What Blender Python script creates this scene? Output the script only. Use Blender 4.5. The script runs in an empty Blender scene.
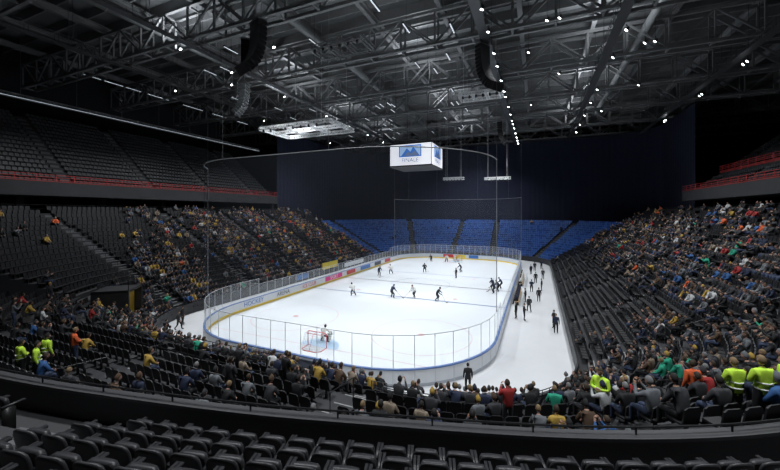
import bpy, bmesh, math, random
import numpy as np
from mathutils import Vector, Matrix
random.seed(7); rng=np.random.default_rng(7)
scene=bpy.context.scene
try: scene.view_settings.view_transform='Standard'
except Exception: pass

# ---------------------------------------------------------------- materials
MATS={}
def mat(name,col,rough=.6,metal=0.,var=.12,scale=3.,emit=None,estr=0.,bump=0.,spec=None):
    if name in MATS: return MATS[name]
    m=bpy.data.materials.new(name); m.use_nodes=True
    nt=m.node_tree; b=nt.nodes['Principled BSDF']
    tc=nt.nodes.new('ShaderNodeTexCoord'); nz=nt.nodes.new('ShaderNodeTexNoise')
    nz.inputs['Scale'].default_value=scale; nz.inputs['Detail'].default_value=3
    nt.links.new(tc.outputs['Object'],nz.inputs['Vector'])
    mx=nt.nodes.new('ShaderNodeMix'); mx.data_type='RGBA'
    mx.inputs[6].default_value=tuple(c*(1-var) for c in col)+(1,)
    mx.inputs[7].default_value=tuple(min(1,c*(1+var)) for c in col)+(1,)
    nt.links.new(nz.outputs['Fac'],mx.inputs[0]); nt.links.new(mx.outputs[2],b.inputs['Base Color'])
    b.inputs['Roughness'].default_value=rough; b.inputs['Metallic'].default_value=metal
    if spec is not None: b.inputs['Specular IOR Level'].default_value=spec
    if emit: 
        b.inputs['Emission Color'].default_value=tuple(emit)+(1,); b.inputs['Emission Strength'].default_value=estr
    if bump:
        bp=nt.nodes.new('ShaderNodeBump'); bp.inputs['Strength'].default_value=bump
        nt.links.new(nz.outputs['Fac'],bp.inputs['Height']); nt.links.new(bp.outputs['Normal'],b.inputs['Normal'])
    MATS[name]=m; return m
def glassmat(name,alpha,col,gloss=.3,rough=.05):
    m=bpy.data.materials.new(name); m.use_nodes=True; nt=m.node_tree; nt.nodes.clear()
    o=nt.nodes.new('ShaderNodeOutputMaterial'); t=nt.nodes.new('ShaderNodeBsdfTransparent')
    g=nt.nodes.new('ShaderNodeBsdfGlossy'); g.inputs['Roughness'].default_value=rough
    d=nt.nodes.new('ShaderNodeBsdfDiffuse'); d.inputs['Color'].default_value=tuple(col)+(1,)
    m1=nt.nodes.new('ShaderNodeMixShader'); m1.inputs[0].default_value=gloss
    nt.links.new(d.outputs[0],m1.inputs[1]); nt.links.new(g.outputs[0],m1.inputs[2])
    m2=nt.nodes.new('ShaderNodeMixShader'); m2.inputs[0].default_value=alpha
    nt.links.new(t.outputs[0],m2.inputs[1]); nt.links.new(m1.outputs[0],m2.inputs[2])
    nt.links.new(m2.outputs[0],o.inputs[0]); MATS[name]=m; return m

# ---------------------------------------------------------------- mesh builder
class MB:
    def __init__(s): s.V=[]; s.F=[]; s.M=[]
    def add(s,vs,fs,m=0):
        o=len(s.V); s.V.extend([tuple(v) for v in vs]); s.F.extend([tuple(i+o for i in f) for f in fs]); s.M.extend([m]*len(fs))
    def box(s,x0,x1,y0,y1,z0,z1,m=0):
        s.add([(x0,y0,z0),(x1,y0,z0),(x1,y1,z0),(x0,y1,z0),(x0,y0,z1),(x1,y0,z1),(x1,y1,z1),(x0,y1,z1)],
              [(0,3,2,1),(4,5,6,7),(0,1,5,4),(1,2,6,5),(2,3,7,6),(3,0,4,7)],m)
    def strut(s,p,q,w=.1,m=0,h=None):
        p=Vector(p);q=Vector(q); d=(q-p)
        if d.length<1e-6: return
        d.normalize(); up=Vector((0,0,1)) if abs(d.z)<.95 else Vector((0,1,0))
        a=d.cross(up).normalized(); b=a.cross(d).normalized(); h=h or w
        vs=[]
        for c in (p,q):
            for sa,sb in ((-1,-1),(1,-1),(1,1),(-1,1)): vs.append(c+a*sa*w/2+b*sb*h/2)
        s.add(vs,[(0,3,2,1),(4,5,6,7),(0,1,5,4),(1,2,6,5),(2,3,7,6),(3,0,4,7)],m)
    def tube(s,pts,r,m=0,n=6,closed=False,caps=True):
        pts=[Vector(p) for p in pts]; rs=r if isinstance(r,(list,tuple)) else [r]*len(pts)
        N=len(pts); vs=[]; fs=[]
        for i,p in enumerate(pts):
            if closed: d=pts[(i+1)%N]-pts[i-1]
            else: d=pts[min(i+1,N-1)]-pts[max(i-1,0)]
            d.normalize(); up=Vector((0,0,1)) if abs(d.z)<.9 else Vector((0,1,0))
            a=d.cross(up).normalized(); b=a.cross(d)
            for j in range(n):
                t=2*math.pi*j/n; vs.append(p+(a*math.cos(t)+b*math.sin(t))*rs[i])
        L=N if closed else N-1
        for i in range(L):
            for j in range(n):
                i2=(i+1)%N; fs.append((i*n+j,i*n+(j+1)%n,i2*n+(j+1)%n,i2*n+j))
        if caps and not closed:
            fs.append(tuple(range(n))[::-1]); fs.append(tuple((N-1)*n+j for j in range(n)))
        s.add(vs,fs,m)
    def prism(s,B,Nn,o0,o1,z0,z1,m=0,closed=False):
        B=np.array(B);Nn=np.array(Nn); A=B+Nn*o0; C=B+Nn*o1; N=len(B); vs=[]
        for i in range(N):
            vs+= [(A[i][0],A[i][1],z0),(C[i][0],C[i][1],z0),(C[i][0],C[i][1],z1),(A[i][0],A[i][1],z1)]
        fs=[]
        for i in range(N if closed else N-1):
            a=4*i; b=4*((i+1)%N)
            for k in range(4): fs.append((a+k,a+(k+1)%4,b+(k+1)%4,b+k))
        if not closed: fs+=[(0,3,2,1),(4*N-4,4*N-3,4*N-2,4*N-1)]
        s.add(vs,fs,m)
    def obj(s,name,mats,smooth=False,parent=None,loc=None):
        me=bpy.data.meshes.new(name); me.from_pydata(s.V,[],s.F)
        for m in mats: me.materials.append(m)
        me.polygons.foreach_set('material_index',s.M)
        if smooth: me.polygons.foreach_set('use_smooth',[True]*len(s.F))
        me.update(); bm=bmesh.new(); bm.from_mesh(me); bmesh.ops.recalc_face_normals(bm,faces=bm.faces); bm.to_mesh(me); bm.free()
        ob=bpy.data.objects.new(name,me); scene.collection.objects.link(ob)
        if parent: ob.parent=parent
        if loc: ob.location=loc
        return ob
def empty(name,loc=(0,0,0)):
    e=bpy.data.objects.new(name,None); scene.collection.objects.link(e); e.location=loc; return e

# ---------------------------------------------------------------- palette
PAL=[('cloth_black',(.010,.011,.013)),('cloth_charcoal',(.032,.033,.038)),('cloth_navy',(.015,.023,.055)),('cloth_yellow',(.42,.27,.05)),
('cloth_brown',(.085,.05,.03)),('cloth_white',(.5,.51,.52)),('cloth_red',(.33,.025,.025)),('cloth_green',(.02,.32,.2)),('cloth_grey',(.13,.14,.155)),
('cloth_blue',(.03,.10,.27)),('cloth_beige',(.22,.175,.13)),('cloth_orange',(.65,.11,.03)),('hivis_yellow',(.55,.85,.06)),
('skin_light',(.48,.28,.21)),('skin_tan',(.34,.19,.13)),('hair_brown',(.04,.025,.015)),('hair_black',(.012,.01,.01)),('hair_blond',(.2,.135,.07)),
('hair_grey',(.17,.17,.175)),('denim',(.03,.045,.09)),('shoe_black',(.015,.015,.015)),('eye_dark',(.02,.015,.01)),('lip',(.35,.1,.08)),
('reflective_band',(.75,.75,.72)),('stick_wood',(.25,.2,.12)),('steel_blade',(.6,.6,.62)),('pad_white',(.7,.7,.68)),('jersey_yellow',(.75,.5,.04))]
PI={n:i for i,(n,c) in enumerate(PAL)}
PMATS=[mat(n,c,.8,var=.2,scale=9) for n,c in PAL]

# ---------------------------------------------------------------- humans
def tmpl(V,F,P): 
    return (np.array(V,dtype=np.float32).reshape(-1,3),np.array([i for f in F for i in f],dtype=np.int32),
            np.array([len(f) for f in F],dtype=np.int32),np.array(P,dtype=np.int32))
def skinned(J,E,root,sub):
    me=bpy.data.meshes.new('t'); names=list(J); idx={n:i for i,n in enumerate(names)}
    me.from_pydata([J[n][0] for n in names],[(idx[a],idx[b]) for a,b,_ in E],[])
    ob=bpy.data.objects.new('t',me); scene.collection.objects.link(ob)
    bm=bmesh.new(); bm.from_mesh(me); ly=bm.verts.layers.skin.verify(); bm.verts.ensure_lookup_table()
    for n in names:
        r=J[n][1]; bm.verts[idx[n]][ly].radius=(r,r)
    bm.verts[idx[root]][ly].use_root=True
    bm.to_mesh(me); bm.free()
    md=ob.modifiers.new('Skin','SKIN'); md.use_smooth_shade=True
    if sub:
        s=ob.modifiers.new('Sub','SUBSURF'); s.levels=sub; s.render_levels=sub
    dg=bpy.context.evaluated_depsgraph_get(); ev=ob.evaluated_get(dg); m2=ev.to_mesh()
    V=[tuple(v.co) for v in m2.vertices]; F=[tuple(p.vertices) for p in m2.polygons]
    ev.to_mesh_clear(); bpy.data.objects.remove(ob); bpy.data.meshes.remove(me)
    P=[]
    Va=np.array(V)
    segs=[]
    for a,b,p in E:
        A=np.array(J[a][0],float);B=np.array(J[b][0],float)
        segs.append((A,B,J[a][1],J[b][1],p))
    for f in F:
        c=Va[list(f)].mean(0); best=9;bp=0
        for A,B,ra,rb,p in segs:
            d=B-A; t=max(0,min(1,np.dot(c-A,d)/np.dot(d,d))); dd=np.linalg.norm(c-A-d*t)-(ra+(rb-ra)*t)
            if dd<best: best=dd;bp=p
        P.append(bp)
    return V,F,P
# part ids: 0 jacket 1 sleeve 2 skin 3 pants 4 shoes 5 hair 6 eye 7 accent 8 lip 9 glove 10 band
def head(c,hi,kind,tilt=0.):
    nl,nn=(14,20) if hi else (6,8)
    V=[];F=[];P=[]
    def pos(th,ph):
        x=math.sin(th)*math.cos(ph);y=math.sin(th)*math.sin(ph);z=math.cos(th)
        hair=(z>.42) or (y<.15 and z>-.35) or (y<-.3 and z>-.6)
        k=1.0
        X=x*.078;Y=y*.096;Z=z*.12
        if z<0 and y>-.2: X*=1+.28*z
        if z<-.3 and y<0: Y*=.8
        if hair: k=1.1 if kind=='hair' else 1.14
        if kind=='helmet' and hair: k=1.28
        return (X*k,Y*k,Z*k+(.02 if kind=='hat' and z>.9 else 0)),hair
    hs=[]
    V.append(pos(0,0)[0]);hs.append(True)
    for i in range(1,nl):
        for j in range(nn):
            p,h=pos(math.pi*i/nl,2*math.pi*j/nn);V.append(p);hs.append(h)
    V.append(pos(math.pi,0)[0]);hs.append(False)
    g=lambda i,j:1+(i-1)*nn+j%nn
    for j in range(nn): F.append((0,g(1,j),g(1,j+1)))
    for i in range(1,nl-1):
        for j in range(nn): F.append((g(i,j),g(i+1,j),g(i+1,j+1),g(i,j+1)))
    L=len(V)-1
    for j in range(nn): F.append((g(nl-1,j),L,g(nl-1,j+1)))
    for f in F: P.append(5 if sum(hs[i] for i in f)>=len(f)*.6 else 2)
    def blob(cx,cy,cz,rx,ry,rz,p):
        o=len(V); V.extend([(cx+rx,cy,cz),(cx-rx,cy,cz),(cx,cy+ry,cz),(cx,cy-ry,cz),(cx,cy,cz+rz),(cx,cy,cz-rz)])
        for f in ((0,2,4),(2,1,4),(1,3,4),(3,0,4),(2,0,5),(1,2,5),(3,1,5),(0,3,5)): F.append(tuple(o+i for i in f));P.append(p)
    blob(0,.098,-.022,.014,.022,.028,2)
    if hi:
        for s in (-1,1):
            blob(s*.03,.084,.008,.012,.01,.007,6); blob(s*.03,.088,.026,.018,.006,.004,5); blob(s*.08,0,-.005,.012,.02,.032,2)
        blob(0,.083,-.062,.024,.012,.007,8)
    if kind=='hat': blob(0,0,.155,.028,.028,.028,5)
    ct,st=math.cos(tilt),math.sin(tilt)
    V=[(x+c[0],y*ct+z*st+c[1],-y*st+z*ct+c[2]) for x,y,z in V]
    return V,F,P
EDG=[('pel','wst',0),('wst','chs',0),('chs','nb',0),('nb','nk',2),
 ('chs','shL',0),('shL','elL',1),('elL','wrL',1),('wrL','pmL',2),('chs','shR',0),('shR','elR',1),('elR','wrR',1),('wrR','pmR',2),
 ('pel','hpL',3),('hpL','knL',3),('knL','anL',3),('anL','toL',4),('pel','hpR',3),('hpR','knR',3),('knR','anR',3),('anR','toR',4)]
RAD=dict(pel=.135,wst=.13,chs=.14,nb=.085,nk=.052,sh=.078,el=.056,wr=.038,pm=.036,hp=.098,kn=.066,an=.048,to=.042)
def human(pos,hi,kind='hair',bulk=1.,glove=False,extra=None,tilt=0.):
    J={}
    for n in pos:
        if n=='hd': continue
        key=n if n in RAD else n[:2]
        r=RAD[key]*(bulk if key not in('nk','pm','wr','to') else 1)
        J[n]=(pos[n],r)
    V,F,P=skinned(J,EDG,'pel',1 if hi else 0)
    if glove: P=[9 if (p==2 and V[f[0]][2]<pos['nb'][2]-.02 and abs(V[f[0]][0])>.1) else p for p,f in zip(P,F)]
    def app(v,f,p):
        o=len(V); V.extend(v); F.extend([tuple(i+o for i in q) for q in f]); P.extend(p)
    app(*head(pos['hd'],hi,kind,tilt))
    if hi:
        mb=MB()
        for s in 'LR':
            w=Vector(pos['wr'+s]);p=Vector(pos['pm'+s]); d=(p-w).normalized()
            inn=Vector((1 if s=='L' else -1,0,0)); inn=(inn-d*inn.dot(d)).normalized(); lat=d.cross(inn).normalized()
            if lat.y<0 and abs(lat.y)>.2: lat=-lat
            if abs(lat.y)<=.2 and lat.z<0: lat=-lat
            for k,(o,l) in enumerate(((.027,.075),(.009,.084),(-.009,.078),(-.027,.06))):
                b=p+lat*o+d*.015
                mb.tube([b,b+d*l*.45+inn*.004,b+d*l*.75+inn*.02,b+d*l*.88+inn*.042],[.0095,.009,.0085,.006],9 if glove else 2,5)
            b=p-d*.03+lat*.03
            mb.tube([b,b+lat*.025+d*.025+inn*.012,b+lat*.03+d*.052+inn*.022],[.011,.0105,.007],9 if glove else 2,5)
        app(mb.V,mb.F,mb.M)
    if extra: 
        mb=MB(); extra(mb); app(mb.V,mb.F,mb.M)
    return tmpl(V,F,P)
def seatpose(lean=0.,arms='lap'):
    p=dict(pel=(0,-.02,.54),wst=(0,-.03+lean*.3,.7),chs=(0,-.01+lean*.8,.92),nb=(0,.0+lean,1.08),nk=(0,.02+lean*1.1,1.17),hd=(0,.04+lean*1.2,1.29))
    for s,k in (('L',-1),('R',1)):
        p['sh'+s]=(k*.19,-.01+lean*.9,1.03)
        p['hp'+s]=(k*.1,.04,.53);p['kn'+s]=(k*.14,.44,.52);p['an'+s]=(k*.13,.46,.11);p['to'+s]=(k*.14,.62,.05)
        if arms=='lap': p['el'+s]=(k*.25,.08+lean,.8);p['wr'+s]=(k*.13,.3+lean*.6,.66);p['pm'+s]=(k*.09,.36+lean*.6,.645)
        elif arms=='phone': p['el'+s]=(k*.23,.2+lean,.86);p['wr'+s]=(k*.09,.36+lean,1.08);p['pm'+s]=(k*.07,.37+lean,1.16)
        else: p['el'+s]=(k*.3,.06,1.2);p['wr'+s]=(k*.24,.12,1.44);p['pm'+s]=(k*.22,.13,1.53)
    return p
def standpose(kind='idle'):
    p=dict(pel=(0,0,.95),wst=(0,0,1.1),chs=(0,.0,1.31),nb=(0,-.01,1.46),nk=(0,.01,1.55),hd=(0,.03,1.67))
    for s,k in (('L',-1),('R',1)):
        p['sh'+s]=(k*.195,-.01,1.42);p['el'+s]=(k*.25,-.04,1.14);p['wr'+s]=(k*.26,.06,.9);p['pm'+s]=(k*.26,.08,.82)
        p['hp'+s]=(k*.1,0,.9);p['kn'+s]=(k*.12,.03,.5);p['an'+s]=(k*.12,-.02,.1);p['to'+s]=(k*.14,.15,.05)
    if kind=='walk':
        p['knL']=(-.11,.2,.53);p['anL']=(-.11,.24,.11);p['toL']=(-.12,.41,.06)
        p['knR']=(.11,-.05,.5);p['anR']=(.11,-.3,.17);p['toR']=(.12,-.15,.05)
        p['wrL']=(-.27,-.12,.92);p['pmL']=(-.27,-.14,.84);p['wrR']=(.24,.2,.95);p['pmR']=(.23,.25,.88)
    if kind=='phone':
        for s,k in (('L',-1),('R',1)): p['el'+s]=(k*.24,.14,1.2);p['wr'+s]=(k*.09,.32,1.42);p['pm'+s]=(k*.07,.33,1.5)
    if kind=='fold':
        for s,k in (('L',-1),('R',1)): p['el'+s]=(k*.26,.05,1.15);p['wr'+s]=(k*.06,.2,1.16);p['pm'+s]=(-k*.02,.21,1.17)
    return p
def skatepose(v=0):
    p=dict(pel=(0,-.12,.85),wst=(0,-.05,.99),chs=(0,.1,1.2),nb=(0,.18,1.33),nk=(0,.23,1.41),hd=(0,.29,1.52))
    p.update(shL=(-.21,.14,1.31),shR=(.21,.14,1.31),elL=(-.36,.25,1.08),wrL=(-.17,.46,.99),pmL=(-.1,.5,.96),
     elR=(.37,.18,1.05),wrR=(.27,.45,.84),pmR=(.22,.51,.8),
     hpL=(-.11,-.12,.82),hpR=(.11,-.12,.82),knL=(-.17,.15,.5),anL=(-.2,-.02,.13),toL=(-.21,.15,.07),
     knR=(.2,.02,.48),anR=(.28,-.28,.15),toR=(.32,-.12,.08))
    if v: 
        p.update(knR=(.2,.16,.5),anR=(.24,.0,.13),toR=(.26,.17,.07))
    return p
def hockey_extra(mb):
    mb.tube([(-.14,.46,1.02),(.22,.53,.8),(.72,1.0,.05)],.016,7,5)
    mb.strut((.72,1.0,.04),(.58,1.24,.04),.02,7,.07)
def blades(pose):
    def f(mb):
        hockey_extra(mb)
        for s in 'LR':
            a=Vector(pose['an'+s]);t=Vector(pose['to'+s]); z=.012
            mb.strut((a.x,a.y-.05,z),(t.x,t.y+.06,z),.008,10,.02)
            mb.strut((a.x,a.y,z),(a.x,a.y,.06),.015,10); mb.strut((t.x,t.y,z),(t.x,t.y,.04),.015,10)
    return f
def goaliepose():
    p=dict(pel=(0,-.15,.68),wst=(0,-.08,.82),chs=(0,.05,1.02),nb=(0,.12,1.15),nk=(0,.16,1.22),hd=(0,.2,1.33))
    p.update(shL=(-.22,.08,1.13),shR=(.22,.08,1.13),elL=(-.42,.15,.95),wrL=(-.46,.35,.8),pmL=(-.46,.41,.78),
      elR=(.42,.15,.92),wrR=(.42,.36,.72),pmR=(.4,.42,.68),hpL=(-.12,-.13,.66),hpR=(.12,-.13,.66),
      knL=(-.25,.18,.48),anL=(-.33,.02,.12),toL=(-.38,.16,.07),knR=(.25,.18,.48),anR=(.33,.02,.12),toR=(.38,.16,.07))
    return p
def goalie_extra(mb):
    for k in (-1,1):
        for i in range(4):
            z0=.05+i*.18; y=.16+.04*i-(.05 if i==3 else 0)
            mb.box(k*.31-.14,k*.31+.14,y,y+.12,z0,z0+.175,8)
    mb.box(.28,.52,.46,.5,.55,.9,8)
    mb.tube([(-.56,.42,.68),(-.52,.52,.78),(-.4,.5,.86),(-.36,.44,.7),(-.5,.4,.62)],.06,9,6)
    mb.tube([(.42,.5,.9),(.3,.62,.45),(.2,.7,.1)],.02,7,5); mb.strut((.2,.7,.06),(-.12,.78,.05),.03,7,.09)
T={}
for nm,ps in (('lap',seatpose(0,'lap')),('lean',seatpose(.14,'lap')),('phone',seatpose(.04,'phone')),('cheer',seatpose(0,'cheer'))):
    for hk in ('hair','hat'):
        T['s_'+nm+'_'+hk+'_lo']=human(ps,False,hk,1.12); T['s_'+nm+'_'+hk+'_hi']=human(ps,True,hk,1.12)
for nm in ('idle','walk','phone','fold'):
    for hk in ('hair','hat'): T['st_'+nm+'_'+hk]=human(standpose(nm),True,hk,1.12)
def band(mb):
    for z in (1.02,1.17):
        mb.tube([(math.cos(a)*.168,math.sin(a)*.163,z) for a in [i*math.pi/8 for i in range(16)]],.02,10,4,closed=True)
T['steward']=human(standpose('fold'),True,'hair',1.15,extra=band); T['steward_idle']=human(standpose('idle'),True,'hat',1.15,extra=band)
for v in (0,1):
    T['skater%d'%v]=human(skatepose(v),True,'helmet',1.32,glove=True,extra=blades(skatepose(v)))
T['goalie']=human(goaliepose(),True,'helmet',1.35,glove=True,extra=goalie_extra)
T['bench']=human(seatpose(.12,'lap'),True,'helmet',1.3,glove=True)

def merged(name,insts,mats,smooth=True,parent=None,loc=(0,0,0)):
    Vs=[];Ls=[];Cs=[];Ms=[];o=0
    for t,l,rz,sc,mp in insts:
        V,L,C,P=t; c,s=math.cos(rz),math.sin(rz)
        R=np.array([[c,s,0],[-s,c,0],[0,0,1]],dtype=np.float32)
        Vs.append((V*sc)@R+np.array(l,dtype=np.float32)); Ls.append(L+o); Cs.append(C); Ms.append(np.array(mp,dtype=np.int32)[P]); o+=len(V)
    V=np.concatenate(Vs);L=np.concatenate(Ls);C=np.concatenate(Cs);M=np.concatenate(Ms)
    me=bpy.data.meshes.new(name); me.vertices.add(len(V)); me.vertices.foreach_set('co',V.ravel())
    me.loops.add(len(L)); me.loops.foreach_set('vertex_index',L); me.polygons.add(len(C))
    st=np.concatenate([[0],np.cumsum(C)[:-1]]).astype(np.int32); me.polygons.foreach_set('loop_start',st)
    for m in mats: me.materials.append(m)
    me.polygons.foreach_set('material_index',M); me.polygons.foreach_set('use_smooth',np.full(len(C),smooth))
    me.update(calc_edges=True); me.validate()
    ob=bpy.data.objects.new(name,me); scene.collection.objects.link(ob); ob.location=loc
    if parent: ob.parent=parent
    return ob
BASEJ=['cloth_black']*38+['cloth_charcoal']*20+['cloth_navy']*11+['cloth_brown']*6+['cloth_white']*3+['cloth_red']*3+['cloth_green']*1+['cloth_grey']*9+['cloth_blue']*3+['cloth_beige']*4+['cloth_orange']*1
JKL=BASEJ+['cloth_yellow']*9; JKR=BASEJ+['cloth_yellow']*2
def pmap(jk=None,pants=None,hat=False,hair=None,pool=None):
    j=PI[jk or random.choice(pool or JKR)]
    sk=PI[random.choice(['skin_light','skin_light','skin_tan'])]
    h=PI[hair] if hair else (PI[random.choice(['cloth_yellow','cloth_black','cloth_grey','cloth_navy','cloth_charcoal','cloth_black','cloth_brown'])] if hat else PI[random.choice(['hair_brown','hair_brown','hair_brown','hair_black','hair_black','hair_blond','hair_grey'])])
    return [j,j,sk,PI[pants or random.choice(['cloth_black','denim','cloth_charcoal','cloth_black'])],PI['shoe_black'],h,PI['eye_dark'],PI['stick_wood'],PI['lip'],PI['cloth_black'],PI['reflective_band']]

# ---------------------------------------------------------------- world coordinates
XL,XR,YN,YF=-35.,2.6,17.6,85.5; R=9.
def arc(cx,cy,a0,a1,n,r=R):
    A=np.radians(np.linspace(a0,a1,n)); N=np.stack([np.cos(A),np.sin(A)],1); return np.array([cx,cy])+N*r,N
def line(p,q,n,nrm):
    t=np.linspace(0,1,n)[:,None]; B=np.array(p)*(1-t)+np.array(q)*t; return B,np.tile(np.array(nrm,float),(n,1))
def cat(*ps):
    B=[];N=[]
    for b,n in ps:
        for i in range(len(b)):
            if B and np.linalg.norm(B[-1]-b[i])<1e-4: continue
            B.append(b[i]);N.append(n[i])
    return np.array(B,float),np.array(N,float)
cl,cr,cn,cf=XL+R,XR-R,YN+R,YF-R
SEC={'left':(cat(line((XL,72),(XL,cn),24,(-1,0)),arc(cl,cn,180,225,10)),24),
'near':(cat(arc(cl,cn,225,270,10),line((cl,YN),(cr,YN),14,(0,-1)),arc(cr,cn,-90,-60,8)),13),
'corner':(cat(arc(cr,cn,-60,-35,8)),13),
'right':(cat(arc(cr,cn,-35,0,9),line((XR,cn),(XR,cf),26,(1,0)),arc(cr,cf,0,20,6)),24),
'far':(cat(arc(cr,cf,20,90,16),line((cr,YF),(cl,YF),12,(0,1)),arc(cl,cf,90,180,20),line((XL,cf),(XL,72),3,(-1,0))),18)}
DP,RS,Z0=.85,.45,.6
def zr(nm,k): return Z0+k*RS if (nm!='near' or k<=6) else Z0+6*RS+.1*(k-6)
conc=mat('stand_concrete_dark',(.035,.036,.04),.8,var=.25,scale=.6)
concl=mat('stair_concrete_grey',(.11,.112,.118),.8,var=.2,scale=1)
railm=mat('rail_black_steel',(.03,.03,.032),.4,.6)
railg=mat('rail_grey_steel',(.22,.22,.23),.35,.8)
seatblk=mat('seat_black_plastic',(.016,.016,.018),.5,var=.3)
seatgry=mat('seat_dark_grey_plastic',(.045,.048,.052),.5,var=.3)
blu1=mat('seat_blue_plastic',(.045,.13,.42),.45,var=.2); blu2=mat('seat_blue_plastic_dark',(.022,.07,.27),.45,var=.2); blu3=mat('seat_blue_plastic_light',(.1,.22,.55),.4,var=.2)
seatleg=mat('seat_frame_metal',(.03,.03,.03),.4,.6)
bandm=mat('barrier_panel_black',(.02,.021,.024),.5)
edgew=mat('step_edge_white',(.3,.3,.3),.7)

def seat_lo():
    mb=MB()
    mb.add([(-.22,-.16,.43),(.22,-.16,.43),(.22,-.22,.8),(.15,-.235,.86),(-.15,-.235,.86),(-.22,-.22,.8),
            (-.22,-.2,.43),(.22,-.2,.43),(.22,-.26,.8),(.15,-.27,.86),(-.15,-.27,.86),(-.22,-.26,.8)],
           [(0,1,2,3,4,5),(11,10,9,8,7,6),(0,6,7,1),(1,7,8,2),(2,8,9,3),(3,9,10,4),(4,10,11,5),(5,11,6,0)],0)
    mb.box(-.22,.22,-.18,.2,.38,.43,2); mb.box(-.03,.03,-.12,-.04,0,.38,1)
    return tmpl(mb.V,mb.F,mb.M)
SEATLO=seat_lo()
def rowsample(B,N,off,sp):
    P=B+N*off; seg=np.linalg.norm(np.diff(P,axis=0),axis=1); cum=np.concatenate([[0],np.cumsum(seg)])
    bs=np.concatenate([[0],np.cumsum(np.linalg.norm(np.diff(B,axis=0),axis=1))])
    n=int(cum[-1]/sp); s=(np.arange(n)+.5)*cum[-1]/n
    X=np.interp(s,cum,P[:,0]);Y=np.interp(s,cum,P[:,1]);nx=np.interp(s,cum,N[:,0]);ny=np.interp(s,cum,N[:,1]);b=np.interp(s,cum,bs)
    l=np.hypot(nx,ny); return X,Y,nx/l,ny/l,b,bs[-1]
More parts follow.
